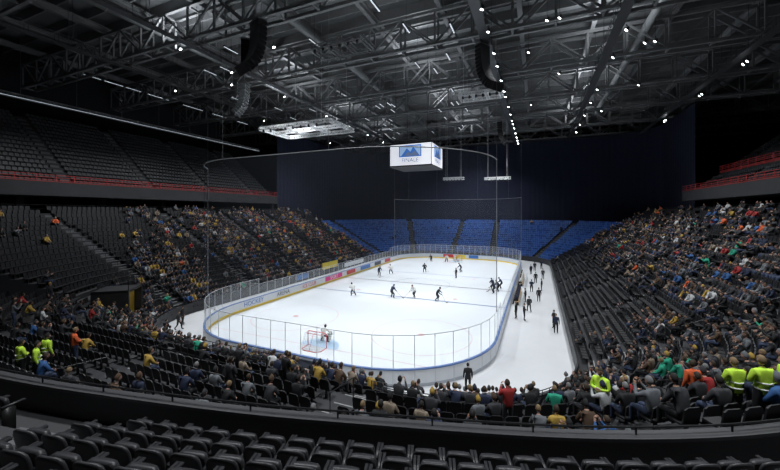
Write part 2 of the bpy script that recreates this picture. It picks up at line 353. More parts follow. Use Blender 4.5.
for nm,((B,N),K) in SEC.items():
    mb=MB(); n=len(B)
    prof=[(0.,0.)]
    for k in range(K): prof+=[(k*DP,zr(nm,k)),((k+1)*DP,zr(nm,k))]
    prof+=[(K*DP,0.)]
    m=len(prof); vs=[]
    for i in range(n):
        for o,z in prof: vs.append((B[i][0]+N[i][0]*o,B[i][1]+N[i][1]*o,z))
    fs=[]
    for i in range(n-1):
        for j in range(m-1): fs.append((i*m+j,(i+1)*m+j,(i+1)*m+j+1,i*m+j+1))
    fs+=[tuple(range(m)),tuple((n-1)*m+j for j in range(m))[::-1]]
    mb.add(vs,fs,0)
    mb.prism(B,N,-.12,0,0,.95 if nm in('near','corner') else 1.1,2)
    tot=rowsample(B,N,0,.5)[5]; na=max(1,round(tot/10)); aisles=[(i+.5)*tot/na for i in range(na)]
    if nm=='corner': aisles=[tot*.62]
    for a in aisles:
        bs=np.concatenate([[0],np.cumsum(np.linalg.norm(np.diff(B,axis=0),axis=1))])
        p=np.array([np.interp(a,bs,B[:,0]),np.interp(a,bs,B[:,1])]); q=np.array([np.interp(a,bs,N[:,0]),np.interp(a,bs,N[:,1])]); q/=np.linalg.norm(q)
        t=np.array([-q[1],q[0]])
        for k in range(1,K):
            rs=zr(nm,k)-zr(nm,k-1); w=.55
            if rs>.2:
                a0=p+q*(k*DP-.3); a1=p+q*(k*DP); zz=zr(nm,k-1)
                c=[a0-t*w,a0+t*w,a1+t*w,a1-t*w]
                mb.add([(x[0],x[1],zz) for x in c]+[(x[0],x[1],zz+rs/2) for x in c],[(4,5,6,7),(0,1,5,4),(1,2,6,5),(2,3,7,6),(3,0,4,7)],1)
            a0=p+q*(k*DP); a1=p+q*(k*DP+.06); c=[a0-t*w,a0+t*w,a1+t*w,a1-t*w]
            mb.add([(x[0],x[1],zr(nm,k)+.012) for x in c],[(0,1,2,3)],3)
        for k in range(2,K-2,4):
            e0=p+q*(k*DP+.3); e1=p+q*((k+2)*DP+.3); z0=zr(nm,k);z1=zr(nm,k+2)
            mb.tube([(e0[0],e0[1],z0),(e0[0],e0[1],z0+.95),(e1[0],e1[1],z1+.95),(e1[0],e1[1],z1)],.025,4,5)
    for hh in ((1.2,) if nm not in('near','corner') else (1.08,1.22)):
        mb.tube([(B[i][0],B[i][1],hh) for i in range(n)],.025,4,6)
    for i in range(n): mb.tube([(B[i][0],B[i][1],.9),(B[i][0],B[i][1],1.22)],.02,4,5)
    mb.obj('seating_stand',[conc,concl,bandm,edgew,railm])
    seats=[];ppl=[]
    pool=JKL if nm in('left','near') else JKR
    for k in range(K):
        X,Y,nx,ny,b,tt=rowsample(B,N,k*DP+.5,.53)
        z=zr(nm,k)
        for i in range(len(X)):
            sc=1+(k*DP)/R if abs(nx[i]*ny[i])>1e-3 else 1
            if any(abs(b[i]-a)*sc<.72 for a in aisles): continue
            rz=math.atan2(nx[i],-ny[i])
            if nm=='left' and math.hypot(X[i]+36.,Y[i]-18.2)<2.3: continue
            if nm=='far':
                c1=0 if (k%3) else 2
                mp=[random.choice([0,0,c1,2]),1,random.choice([0,3,3])]
            else: mp=[0,1,0]
            seats.append((SEATLO,(X[i],Y[i],z),rz,1,mp))
            d=math.hypot(X[i],Y[i]); pr=0; stand=0
            if nm=='left':
                pr=.7
                if k>21: pr=.35
                if Y[i]<31 and k>9: pr=.28 if k<16 else .02
                if Y[i]<24 and k>6: pr=.06
                elif Y[i]<24: pr=.45
            elif nm=='right':
                pr=.7 if k>7 else (.22 if k>5 else .02)
                if Y[i]<30: pr=.66 if k>1 else .2
                if k>4 and Y[i]>60: pr*=.6
                if k>17: pr*=.62
            elif nm=='corner': pr=.6
            elif nm=='near':
                pr=.62 if k<5 else .42
                if k>=7: stand=.22; pr=.36
                if X[i]<-17 and k>4: pr=.16
                if k>=11: pr*=.4
            else: pr=.006
            pr*=.75+.55*math.sin(X[i]*.9+Y[i]*.55+k*.7)
            if random.random()<pr:
                pz=random.choices(['lap','lean','phone','cheer'],[6,5,2,.15])[0]; hat=random.random()<.3
                hk='hat' if hat else 'hair'; lod='hi' if d<30 else 'lo'
                if random.random()<stand: tt_='st_%s_%s'%(random.choice(['idle','fold','phone']),hk); yo=.28
                else: tt_='s_%s_%s_%s'%(pz,hk,lod); yo=0
                ppl.append((T[tt_],(X[i]-nx[i]*yo,Y[i]-ny[i]*yo,z),rz+random.uniform(-.25,.25),random.uniform(.93,1.06),pmap(hat=hat,pool=pool)))
    merged('stadium_seat_rows',seats,[blu1,seatleg,blu2,blu3] if nm=='far' else [seatblk,seatleg],False)
    if ppl: merged('spectator_crowd',ppl,PMATS)

def slab(name,B,N,o0,o1,z0,z1,m,closed=False):
    mb=MB(); mb.prism(B,N,o0,o1,z0,z1,0,closed); return mb.obj(name,[m])
slab('concourse_walkway',SEC['near'][0][0][:22],SEC['near'][0][1][:22],13*DP,15,3.6,3.95,conc)
slab('concourse_walkway',*SEC['left'][0],24*DP,28,10.5,10.95,conc)
slab('concourse_walkway',*SEC['right'][0],24*DP,28,10.5,10.95,conc)
slab('concourse_walkway',*SEC['far'][0],18*DP,26,7.8,8.25,conc)
for s in('left','right'):
    mb=MB();B,N=SEC[s][0]; P=B+N*(24*DP+.1)
    for h in(.55,1.05): mb.tube([(p[0],p[1],10.95+h) for p in P],.025,0,5)
    for p in P[::1]: mb.tube([(p[0],p[1],10.95),(p[0],p[1],12)],.025,0,5)
    mb.obj('concourse_railing',[railm])

# ---------------------------------------------------------------- upper tiers
redr=mat('rail_red_paint',(.5,.05,.05),.5,.1); redt=mat('balcony_red_trim',(.3,.03,.028),.6)
def upper(side,y0,y1):
    sx=-1 if side=='left' else 1; x0=-57. if side=='left' else 24.6
    K=17;dp=.85;rs=.68;z0=14.6
    mb=MB(); prof=[(0,13.2),(0,z0+.5),(.12,z0+.5),(.12,z0)]
    for k in range(K): prof+=[(.9+k*dp,z0+k*rs),(.9+(k+1)*dp,z0+k*rs)]
    prof+=[(.9+K*dp,z0+(K-1)*rs-2),(6,13.2)]
    m=len(prof); vs=[(x0+sx*o,y,z) for y in (y0,y1) for o,z in prof]
    fs=[(j,m+j,m+(j+1)%m,(j+1)%m) for j in range(m)]+[tuple(range(m)),tuple(m+j for j in range(m))[::-1]]
    mb.add(vs,fs,0)
    xr=x0+sx*.06
    for h in (.25,.75,1.3): mb.tube([(xr,y0,z0+.5+h*.6),(xr,y1,z0+.5+h*.6)],.035,1,5)
    y=y0
    while y<y1: mb.tube([(xr,y,z0+.5),(xr,y,z0+1.3)],.04,1,5); y+=1.9
    mb.box(min(x0-.03*sx,x0),max(x0-.03*sx,x0),y0,y1,z0+.38,z0+.48,2)
    if side=='right':
        xq=x0+sx*5.3; zq=z0+5*rs
        mb.box(min(xq,xq+.08),max(xq,xq+.08),y0,y1,zq+.1,zq+.5,2)
        for h in (.75,1.0,1.3): mb.tube([(xq,y0,zq+h),(xq,y1,zq+h)],.05,1,5)
        for y in np.arange(y0,y1,2.): mb.tube([(xq,y,zq),(xq,y,zq+1.3)],.05,1,5)
    for ya in np.arange(y0+6,y1,11):
        for k in range(1,K): 
            xa=x0+sx*(.9+k*dp-.3); mb.box(min(xa,xa+sx*.3),max(xa,xa+sx*.3),ya-.5,ya+.5,z0+(k-1)*rs,z0+(k-.5)*rs,3)
            mb.box(min(xa+sx*.3,xa+sx*.36),max(xa+sx*.3,xa+sx*.36),ya-.5,ya+.5,z0+k*rs,z0+k*rs+.015,4)
    mb.obj('upper_balcony_stand',[conc,redr,redt,concl,edgew])
    seats=[]
    for k in range(K):
        if side=='right' and k in (4,5): continue
        for y in np.arange(y0+.4,y1-.3,.55):
            if (y-y0-6)%11<.7 or (y-y0-6)%11>10.3: continue
            seats.append((SEATLO,(x0+sx*(.9+k*dp+.5),y,z0+k*rs),math.atan2(sx,0),1,[0,1,0]))
    merged('stadium_seat_rows',seats,[seatgry,seatleg],False)
upper('left',8,64); upper('right',24,79)
for x in (-60.5,28.):
    for y in range(12,84,9):
        mb=MB(); mb.box(x-.35,x+.35,y-.35,y+.35,10.95,13.15); mb.box(x-.5,x+.5,y-.5,y+.5,10.95,11.1); mb.obj('support_column',[conc])

# ---------------------------------------------------------------- room shell
wallm=mat('wall_black_paint',(.012,.013,.017),.9,var=.2,scale=.3)
def boxobj(name,a,m):
    mb=MB(); mb.box(*a); return mb.obj(name,[m])
XA,XB,YA,YB,ZC=-80,52,-28,124,38.5
boxobj('wall_left',(XA-.5,XA,YA,YB,0,ZC),wallm);boxobj('wall_right',(XB,XB+.5,YA,YB,0,ZC),wallm)
boxobj('wall_far',(XA-.5,XB+.5,YB,YB+.5,0,ZC),wallm);boxobj('wall_near',(XA-.5,XB+.5,YA-.5,YA,0,ZC),wallm)
boxobj('floor',(XA-.5,XB+.5,YA-.5,YB+.5,-.5,-.02),mat('floor_pale_protective_cover',(.62,.63,.65),.5,var=.08,scale=.4))
dk=mat('ceiling_deck_grey',(.15,.158,.165),.8,var=.3,scale=.25)
boxobj('ceiling',(XA-.5,XB+.5,YA-.5,YB+.5,ZC,ZC+.5),dk)

# ---------------------------------------------------------------- curtain
cm=mat('curtain_navy_black',(.017,.021,.046),.95,var=.35,scale=.08)
CB,CN=cat(line((27,80.5),(27,96),40,(1,0)),arc(17,96,0,90,40,10),line((17,106),(-49,106),150,(0,1)),arc(-49,96,90,180,40,10),line((-59,96),(-59,66),70,(-1,0)))
ds=np.concatenate([[0],np.cumsum(np.linalg.norm(np.diff(CB,axis=0),axis=1))])
M=1200; ss=np.linspace(0,ds[-1],M); cx=np.interp(ss,ds,CB[:,0]);cy=np.interp(ss,ds,CB[:,1]);nx=np.interp(ss,ds,CN[:,0]);ny=np.interp(ss,ds,CN[:,1])
wv=.03*np.sin(ss*2*math.pi/1.3)
mb=MB();vs=[];fs=[]
for i in range(M):
    vs+=[(cx[i]+nx[i]*wv[i],cy[i]+ny[i]*wv[i],8.25),(cx[i]+nx[i]*wv[i],cy[i]+ny[i]*wv[i],31.5)]
for i in range(M-1): fs.append((2*i,2*i+2,2*i+3,2*i+1))
mb.add(vs,fs,0); mb.tube([(cx[i],cy[i],31.6) for i in range(0,M,12)],.12,1,6)
for i in range(0,M,60): mb.tube([(cx[i],cy[i],31.6),(cx[i],cy[i],38.45)],.03,1,4)
mb.obj('blackout_curtain',[cm,railm],True)

# ---------------------------------------------------------------- roof structure
steel=mat('roof_steel_dark',(.07,.073,.077),.5,.1,var=.2); steelm=mat('roof_steel_mid',(.2,.205,.21),.5,.1,var=.2); steell=mat('rig_aluminium_white',(.78,.79,.8),.45,.05)
def truss(p,q,h,w,bay,mb,m=0,t=.28):
    p=Vector(p);q=Vector(q);L=(q-p).length;d=(q-p)/L;s=Vector((-d.y,d.x,0))*w/2;n=max(1,int(L/bay));up=Vector((0,0,h))
    for e in ((-s),(s)):
        mb.strut(p+e,q+e,t,m);mb.strut(p+e+up,q+e+up,t,m)
        for i in range(n):
            a=p+d*L*i/n;b=p+d*L*(i+1)/n
            mb.strut(a+e,a+e+up,t*.6,m)
            if i%2: mb.strut(a+e,b+e+up,t*.6,m)
            else: mb.strut(a+e+up,b+e,t*.6,m)
    for i in range(n+1):
        a=p+d*L*i/n; mb.strut(a-s,a+s,t*.6,m); mb.strut(a-s+up,a+s+up,t*.6,m)
for i,y in enumerate(range(16,122,13)):
    mb=MB(); truss((XA,y,32.2),(XB,y,32.2),4.0,1.6,4.4,mb,0,.36); mb.obj('roof_truss',[steelm])
for x in range(-74,50,9):
    mb=MB()
    mb.box(x-.28,x+.28,YA,YB,36.3,36.38);mb.box(x-.04,x+.04,YA,YB,36.38,37.1);mb.box(x-.28,x+.28,YA,YB,37.1,37.18)
    mb.obj('roof_beam',[steelm])
mb=MB()
for y in np.arange(-26,123,3.25): mb.box(XA,XB,y-.1,y+.1,37.2,38.5)
mb.obj('roof_purlins',[steelm])
lamp=mat('lamp_white_glow',(.9,.9,.9),.4,emit=(.92,.96,1),estr=16)
for x in (-52,-38,-5.5,8,24):
    mb=MB(); z=31.0
    mb.box(x-.5,x+.5,-10,118,z,z+.06,0)
    for e in(-.5,.5):
        for h in(.55,1.1): mb.tube([(x+e,-10,z+h),(x+e,118,z+h)],.035,0,4)
        for y in np.arange(-10,118,2.6): mb.tube([(x+e,y,z),(x+e,y,z+1.1)],.03,0,4)
    for y in np.arange(-10,118,6.5):
        for e in(-.5,.5): mb.tube([(x+e,y,z+1.1),(x+e,y,37.1)],.03,0,4)
    mb.obj('roof_catwalk',[steel])
for x in (-28,-46,13):
    mb=MB(); mb.tube([(x,8,35),(x,60,35),(x,112,35)],.5,0,14)
    for y in np.arange(8,112,5): mb.tube([(x,y,35),(x,y+.15,35)],.56,0,14)
    for y in np.arange(8,112,10): mb.strut((x,y,35.5),(x,y,38.45),.06,0)
    mb.obj('ventilation_duct',[mat('duct_galvanised',(.2,.21,.215),.45,.2)],True)
hous=mat('lamp_housing_black',(.02,.02,.02),.5)
def flood(x,y,z,aim,s=.32):
    mb=MB(); d=(Vector(aim)-Vector((x,y,z))).normalized(); p=Vector((x,y,z))
    mb.tube([p-d*.35,p-d*.1,p+d*.05],[s*.45,s*.9,s],0,12)
    mb.tube([p+d*.051,p+d*.06],[s*.85,s*.85],1,12)
    mb.tube([p-d*.15,(x,y,z+.6)],.04,0,5); return mb
allf=MB()
def addf(x,y,aim=None,z=30.4,s=.3):
    f=flood(x,y,z,aim or (-16,max(25,min(76,y)),0),s); o=len(allf.V); allf.V+=f.V; allf.F+=[tuple(i+o for i in q) for q in f.F]; allf.M+=f.M
for y in np.arange(24,104,4.6): addf(-5.5+.7,y+random.uniform(-1.2,1.2),s=.2)
for y in np.arange(26,100,8.5): addf(8.7,y+random.uniform(-2,2),s=.19)
for y in np.arange(26,100,10): addf(-38.7,y+random.uniform(-2,2),s=.16)
for y in (34,47,58,71,88): addf(24.7,y,s=.19); addf(24.7,y+1.,s=.19)
for y in (36,55,80): addf(-52.7,y,s=.15)
for x,y in ((3,29),(4.2,29),(1,40),(2.2,40),(3,56),(12,50),(13,50),(-1,70),(15,66),(12,80),(-.5,34),(-1,47),(17,42),(18,42),(-30,33),(-45,40)):
    addf(x,y,z=31.6,s=.18)
    allf.tube([(x,y,32.2),(x,y,38.45)],.02,0,4)
allf.obj('floodlight_array',[hous,lamp])
strip=mat('strip_lamp_glow',(.9,.9,.9),.4,emit=(.8,.88,1),estr=.55)
mb=MB()
for x,z in ((-66,33),(-60,31)):
    for y in np.arange(30,98,6.2):
        mb.box(x-.12,x+.12,y,y+2.6,z,z+.12,0); mb.box(x-.07,x+.07,y+.05,y+2.55,z-.03,z,1)
        mb.tube([(x,y+.4,z+.1),(x,y+.4,38.45)],.015,0,4);mb.tube([(x,y+2.2,z+.1),(x,y+2.2,38.45)],.015,0,4)
for i in range(40):
    x=random.uniform(-50,-8); y=random.uniform(28,85)
    mb.box(x-.12,x+.12,y,y+2.2,31.6,31.75,0); mb.box(x-.07,x+.07,y+.05,y+2.15,31.57,31.6,1)
    mb.tube([(x,y+1.1,31.7),(x,y+1.1,38.45)],.02,0,4)
mb.obj('linear_luminaire_rows',[hous,strip])
mb=MB(); truss((-63,14,26.2),(-63,64,26.2),.5,.5,.9,mb,0,.07); mb.box(-62.72,-62.68,14,64,26.2,26.26,1)
for y in range(16,64,6): mb.tube([(-63,y,26.7),(-63,y,38.45)],.02,0,4)
mb.obj('service_truss',[steelm,mat('catwalk_edge_strip_glow',(.9,.9,.9),.4,emit=(.8,.9,1),estr=.45)])

# ---------------------------------------------------------------- rink
rx0,rx1,ry0,ry1,rr=-30.2,-3.0,19.3,81.3,8.5
RB,RN=cat(line((rx0,ry1-rr),(rx0,ry0+rr),36,(-1,0)),arc(rx0+rr,ry0+rr,180,270,16,rr),line((rx0+rr,ry0),(rx1-rr,ry0),9,(0,-1)),
 arc(rx1-rr,ry0+rr,-90,0,16,rr),line((rx1,ry0+rr),(rx1,ry1-rr),36,(1,0)),arc(rx1-rr,ry1-rr,0,90,16,rr),line((rx1-rr,ry1),(rx0+rr,ry1),9,(0,1)),arc(rx0+rr,ry1-rr,90,180,16,rr))
RB=RB[:-1];RN=RN[:-1]
ice=mat('ice_white',(.78,.82,.86),.25,var=.03,scale=.5,spec=.35)
mb=MB(); n=len(RB); mb.add([(b[0],b[1],0) for b in RB]+[(b[0],b[1],-.018) for b in RB],[tuple(range(n))]+[(i,n+i,n+(i+1)%n,(i+1)%n) for i in range(n)]); rink=mb.obj('ice_rink',[ice])
blue=mat('ice_line_blue',(.14,.2,.36),.3);red=mat('ice_line_red',(.6,.33,.34),.3);crease=mat('ice_crease_blue',(.42,.58,.75),.3);dkl=mat('ice_line_dark',(.16,.12,.16),.3)
mb=MB(); ym=(ry0+ry1)/2; xm=(rx0+rx1)/2; z=.006
def q(x0,x1,y0,y1,m): mb.add([(x0,y0,z),(x1,y0,z),(x1,y1,z),(x0,y1,z)],[(0,1,2,3)],m)
q(rx0,rx1,ym-.15,ym+.15,3)
for s in(-1,1):
    q(rx0,rx1,ym+s*8.8-.15,ym+s*8.8+.15,0)
    gy=ym+s*27; q(rx0+1.7,rx1-1.7,gy-.03,gy+.03,1)
def ring(x,y,r,w,m,n=48,a0=0,a1=360,z=.007):
    vs=[];fs=[]
    for i in range(n+1):
        a=math.radians(a0+(a1-a0)*i/n)
        vs+=[(x+math.cos(a)*(r-w),y+math.sin(a)*(r-w),z),(x+math.cos(a)*r,y+math.sin(a)*r,z)]
    for i in range(n): fs.append((2*i,2*i+1,2*i+3,2*i+2))
    mb.add(vs,fs,m)
ring(xm,ym,4.5,.06,0); ring(xm,ym,.25,.25,0,16)
for s in(-1,1):
    for t in(-1,1):
        ring(xm+t*7,ym+s*21,4.5,.05,1); ring(xm+t*7,ym+s*21,.3,.3,1,16); ring(xm+t*7,ym+s*7.2,.3,.3,1,16)
    ring(xm,ym+s*27,1.8,1.8,2,24,0 if s<0 else 180,180 if s<0 else 360,z=.008)
mb.obj('ice_markings',[blue,red,crease,dkl],parent=rink)
bw=mat('board_white_hdpe',(.7,.72,.75),.35,var=.04);by=mat('kickplate_yellow',(.85,.6,.05),.4);bb=mat('board_cap_blue',(.1,.18,.4),.4);bg=mat('board_outer_grey',(.42,.45,.5),.5)
boards=empty('rink_boards')
mb=MB(); mb.prism(RB,RN,0,.14,.0,1.05,0,True); mb.prism(RB,RN,-.02,0,0,.24,1,True); mb.prism(RB,RN,-.02,.17,1.05,1.12,2,True); mb.prism(RB,RN,.14,.155,.0,.2,3,True)
mb.obj('board_panels',[bw,by,bb,bg],parent=boards)
mb=MB(); g=MB()
seg=np.linalg.norm(np.roll(RB,-1,0)-RB,axis=1); per=seg.sum(); cum=np.concatenate([[0],np.cumsum(seg)]); RBc=np.vstack([RB,RB[:1]]);RNc=np.vstack([RN,RN[:1]])
nP=round(per/1.35); S=np.arange(nP)*per/nP
px=np.interp(S,cum,RBc[:,0]);py=np.interp(S,cum,RBc[:,1]);qx=np.interp(S,cum,RNc[:,0]);qy=np.interp(S,cum,RNc[:,1])
l=np.hypot(qx,qy);qx/=l;qy/=l
GP=np.stack([px+qx*.07,py+qy*.07],1)
def gh(i): return 3.25 if (GP[i][1]<ry0+rr+4 or GP[i][1]>ry1-rr-4) else 2.6
for i in range(nP):
    j=(i+1)%nP; h=max(gh(i),gh(j))
    mb.tube([(GP[i][0],GP[i][1],1.12),(GP[i][0],GP[i][1],h)],.024,0,5)
    x,y=GP[i];u,v=GP[j]
    hh=gh(i)if gh(i)==gh(j) else 2.6
    g.add([(x,y,1.12),(u,v,1.12),(u,v,hh-.03),(x,y,hh-.03)],[(0,1,2,3)],0)
    mb.strut((x,y,hh-.02),(u,v,hh-.02),.03,0)
    ox,oy=px[i]+qx[i]*.145,py[i]+qy[i]*.145; mb.strut((ox,oy,0),(ox,oy,1.05),.04,0)
mb.obj('glass_posts',[mat('post_aluminium',(.6,.62,.65),.35,.3)],parent=boards)
g.obj('glass_panels',[glassmat('plexiglass',.15,(.8,.86,.92),.3)],parent=boards)
cols=[mat('ad_pink',(.75,.04,.25),.4),mat('ad_red',(.6,.05,.05),.4),mat('ad_blue',(.05,.18,.5),.4),mat('ad_yellow',(.8,.62,.05),.4),mat('ad_dark',(.04,.05,.08),.4),mat('ad_green',(.05,.35,.2),.4)]
ads=MB()
for y0,y1,c in ((44.5,49.5,0),(51,54,1),(56,60,2),(62,65,4),(67,70,1)): ads.box(rx0+.005,rx0+.02,y0,y1,.3,1.0,c)
for x0,x1,c in ((-21,-18.5,1),(-17.6,-15.6,3),(-14.8,-12.6,2)): ads.box(x0,x1,ry1-.02,ry1-.005,.3,1.0,c)
for x0,x1,c in ((-20,-16.5,2),(-15.5,-13,4)): ads.box(x0,x1,ry0-.165,ry0-.15,.35,.9,c)
for y0,y1,c in ((34,37,4),(40,43,2),(60,63,1)): ads.box(rx1-.02,rx1-.005,y0,y1,.3,1.0,c)
ads.obj('advert_panels',cols,parent=boards)
def text(body,size,loc,rot,m,name,parent,ext=.004):
    c=bpy.data.curves.new(name,'FONT'); c.body=body; c.size=size; c.extrude=ext; c.align_x='CENTER'; c.align_y='CENTER'
    o=bpy.data.objects.new(name,c); scene.collection.objects.link(o); o.location=loc; o.rotation_euler=rot; c.materials.append(m); o.parent=parent; return o
for i,(w,y,m) in enumerate((('HOCKEY',30,cols[2]),('ARENA',35,cols[4]),('ICE CLUB',40.5,cols[1]),('SPORT',47,bw))):
    text(w,.75,(rx0+.03,y,.65),(math.pi/2,0,math.pi/2),m,'advert_lettering_%d'%i,boards)
mb=MB(); mb.box(XL+.13,XL+.16,50.5,55.5,.9,2.1,0); mb.box(XL+.13,XL+.16,43.5,46.5,.3,1.1,1); mb.box(XL+.13,XL+.16,58,66,.3,1.1,2)
mb.obj('advert_banner',[cols[3],cols[2],bw])

def goal(y,s):
    e=empty('hockey_goal',(xm,y,0)); mb=MB()
    mb.tube([(-.915,0,0),(-.915,0,1.16),(-.86,0,1.22),(.86,0,1.22),(.915,0,1.16),(.915,0,0)],.03,0,8)
    mb.tube([(-.915,0,.03),(-.9,s*.8,.03),(-.5,s*1.1,.03),(.5,s*1.1,.03),(.9,s*.8,.03),(.915,0,.03)],.025,0,6)
    mb.tube([(0,0,1.22),(0,s*.55,1.2),(0,s*1.1,.03)],.02,0,6)
    mb.tube([(-.86,0,1.22),(-.7,s*.5,1.2),(.7,s*.5,1.2),(.86,0,1.22)],.02,0,6)
    mb.obj('frame',[mat('goal_red_paint',(.65,.03,.03),.4)],True,parent=e)
    n=MB()
    for i in range(13):
        x=-.88+i*1.76/12; n.tube([(x,s*.5,1.2),(x,s*1.08,.04)],.009,0,4); n.tube([(x,0,1.22),(x,s*.5,1.2)],.009,0,4)
    for i in range(9):
        t=i/8; n.tube([(-.9,s*(.5+.4*t),1.2-1.16*t),(-.5,s*(.5+.58*t),1.2-1.16*t),(.5,s*(.5+.58*t),1.2-1.16*t),(.9,s*(.5+.4*t),1.2-1.16*t)],.009,0,4)
        for k in(-1,1): n.tube([(k*.9,0,1.2-1.16*t),(k*.9,s*(.5+.3*t),1.2-1.16*t)],.009,0,4)
    n.obj('net',[mat('goal_net_grey',(.5,.52,.55),.7)],parent=e)
goal(ym-27,-1); goal(ym+27,1)

netm=glassmat('safety_net_mesh',.15,(.10,.115,.14),0.02,.8)
def net(idx,top,name):
    g=MB(); vs=[];P=[(RB[i][0]+RN[i][0]*.1,RB[i][1]+RN[i][1]*.1) for i in idx]
    for p in P: vs+=[(p[0],p[1],3.25),(p[0],p[1],top)]
    g.add(vs,[(2*i,2*i+2,2*i+3,2*i+1) for i in range(len(P)-1)],0)
    g.tube([(p[0],p[1],top) for p in P],.04,1,5)
    for p in (P[0],P[-1]): g.tube([(p[0],p[1],3.25),(p[0],p[1],top)],.035,1,5)
    for p in P[::8]+[P[-1]]: g.tube([(p[0],p[1],top),(p[0],p[1],38.4)],.012,1,4)
    g.obj(name,[netm,mat('net_cable',(.26,.27,.28),.5,.4)])
near=[i for i in range(len(RB)) if RB[i][1]<ry0+rr-4.5 or (RB[i][1]<ry0+rr+1 and RB[i][0]>xm)]; far=[i for i in range(len(RB)) if RB[i][1]>ry1-rr-1]
net(near,15.2,'safety_net')
k=[i for i in far if i>60]; k2=[i for i in far if i<=60]; net(k+k2,14.2,'safety_net')

# ---------------------------------------------------------------- scoreboard cube
sb=empty('scoreboard_cube',(-17.1,50,19.6)); scr=mat('screen_white_glow',(.9,.9,.9),.4,emit=(.8,.82,.9),estr=.8)
mb=MB(); w,d_,h=3.25,3.0,1.6
mb.box(-w,w,-d_,d_,-h,h,0); mb.box(-w-.06,w+.06,-d_-.06,d_+.06,-h-.14,-h,0); mb.box(-w-.06,w+.06,-d_-.06,d_+.06,h,h+.14,0)
for s in(-1,1):
    mb.box(-w+.08,w-.08,s*(d_+.01)-.02,s*(d_+.01)+.02,-h+.06,h-.06,1)
    mb.box(s*(w+.01)-.02,s*(w+.01)+.02,-d_+.08,d_-.08,-h+.06,h-.06,1)
mb.obj('body',[hous,scr],parent=sb)
mb=MB()
for a in(-1,1):
    for b in(-1,1): mb.tube([(a*2.5,b*2.5,1.7),(a*2.5,b*2.5,18.8)],.03,0,5)
truss((-3,-2.5,1.76),(3,-2.5,1.76),.4,.4,.6,mb,0,.06); truss((-3,2.5,1.76),(3,2.5,1.76),.4,.4,.6,mb,0,.06)
mb.obj('suspension',[steel],parent=sb)
lb=mat('logo_blue_glow',(.05,.2,.6),.4,emit=(.03,.14,.5),estr=.7); lr=mat('logo_slate_glow',(.2,.25,.35),.4,emit=(.1,.14,.25),estr=.7); lg=mat('logo_sky_glow',(.4,.55,.75),.4,emit=(.3,.45,.68),estr=.7)
for rz,off in ((0,(0,-d_-.05)),(math.pi/2,(w+.05,0)),(math.pi,(0,d_+.05)),(-math.pi/2,(-w-.05,0))):
    e=MB()
    e.box(-1.75,1.75,0,.012,-.42,1.3,2)
    e.box(-1.75,1.75,-.008,.0,1.16,1.3,0);e.box(-1.75,-1.6,-.008,.0,-.42,1.3,0);e.box(1.6,1.75,-.008,.0,-.42,1.3,0);e.box(-1.75,1.75,-.008,.0,-.42,-.28,0)
    e.add([(-1.4,-.01,-.28),(-.5,-.01,.85),(.05,-.01,.3),(.5,-.01,1.05),(1.45,-.01,-.28)],[(0,1,2,3,4)],0)
    e.add([(-.9,-.015,-.28),(-.3,-.015,.35),(.2,-.015,.0),(.7,-.015,.45),(1.3,-.015,-.28)],[(0,1,2,3,4)],1)
    o=e.obj('logo',[lb,lr,lg],parent=sb); o.rotation_euler=(0,0,rz); o.location=(off[0],off[1],.08)
    text('FINALE',.85,(off[0],off[1],-.85),(math.pi/2,0,rz),lr,'lettering',sb)

# ---------------------------------------------------------------- hanging rigs
spk=mat('speaker_black',(.012,.012,.014),.5);spg=mat('speaker_grey',(.3,.31,.32),.55)
def linearray(x,y,z,n,face,m,s=1.):
    e=empty('line_array_speaker',(x,y,z)); mb=MB(); py_=0;pz=0
    for i in range(n):
        a=math.radians(i*i*.42*(13/n)**1.); c,s_=math.cos(a),math.sin(a)
        vs=[]
        for X in(-.75,.75):
            for Y,Z in((-.4,0),(.4,-.03),(.4,-.33),(-.4,-.38)): vs.append((X*s,(py_+Y*c+Z*s_)*s,(pz-Y*s_+Z*c)*s))
        mb.add(vs,[(0,1,2,3),(7,6,5,4),(0,4,5,1),(1,5,6,2),(2,6,7,3),(3,7,4,0)],0)
        gv=[((X)*s,(py_+.41*c+Z*s_)*s,(pz-.41*s_+Z*c)*s) for X,Z in((-.6,-.08),(.6,-.08),(.6,-.28),(-.6,-.28))]
        mb.add(gv,[(0,1,2,3)],1)
        pz-=.41*c;py_-=.41*s_
    mb.box(-.8*s,.8*s,-.45*s,.45*s,.02,.16,2)
    for X in(-.6,.6): mb.tube([(X*s,0,.1),(X*s,0,38.4-z)],.025,2,4)
    mb.obj('cabinets',[m,mat('speaker_grille',(.05,.05,.055),.6),railg],parent=e); e.rotation_euler=(0,0,face)
linearray(-24,24.4,28.8,12,math.radians(-20),spk,1.1)
linearray(-25.6,24.9,27.6,7,math.radians(40),spk)
linearray(-5.9,41,30.6,14,math.radians(60),spk,1.1)
linearray(-39.4,37.4,30,12,math.radians(-70),spg)
linearray(-43,40,31.5,6,math.radians(-110),spg)
linearray(-6,63,27,10,math.radians(90),spk)
def rig(x,y,z,L,W,rows,rot=0,m=steell):
    e=empty('lighting_truss_rig',(x,y,z)); e.rotation_euler=(0,0,rot); mb=MB()
    for i in range(rows): 
        yy=-W/2+W*i/(rows-1); truss((-L/2,yy,0),(L/2,yy,0),.45,.45,.75,mb,0,.1)
    for xx in(-L/2,-L/6,L/6,L/2): truss((xx,-W/2,0),(xx,W/2,0),.45,.45,.75,mb,0,.1)
    for a in(-1,1):
        for b in(-1,1): mb.tube([(a*L*.4,b*W/2,.45),(a*L*.4,b*W/2,38.4-z)],.015,0,4)
    for i in range(rows*3):
        xx=-L/2+L*(i+.5)/(rows*3); mb.tube([(xx,-W/2,0),(xx,-W/2,-.15),(xx+.05,-W/2,-.45)],[.08,.16,.18],1,8)
    mb.obj('truss',[m,hous],parent=e)
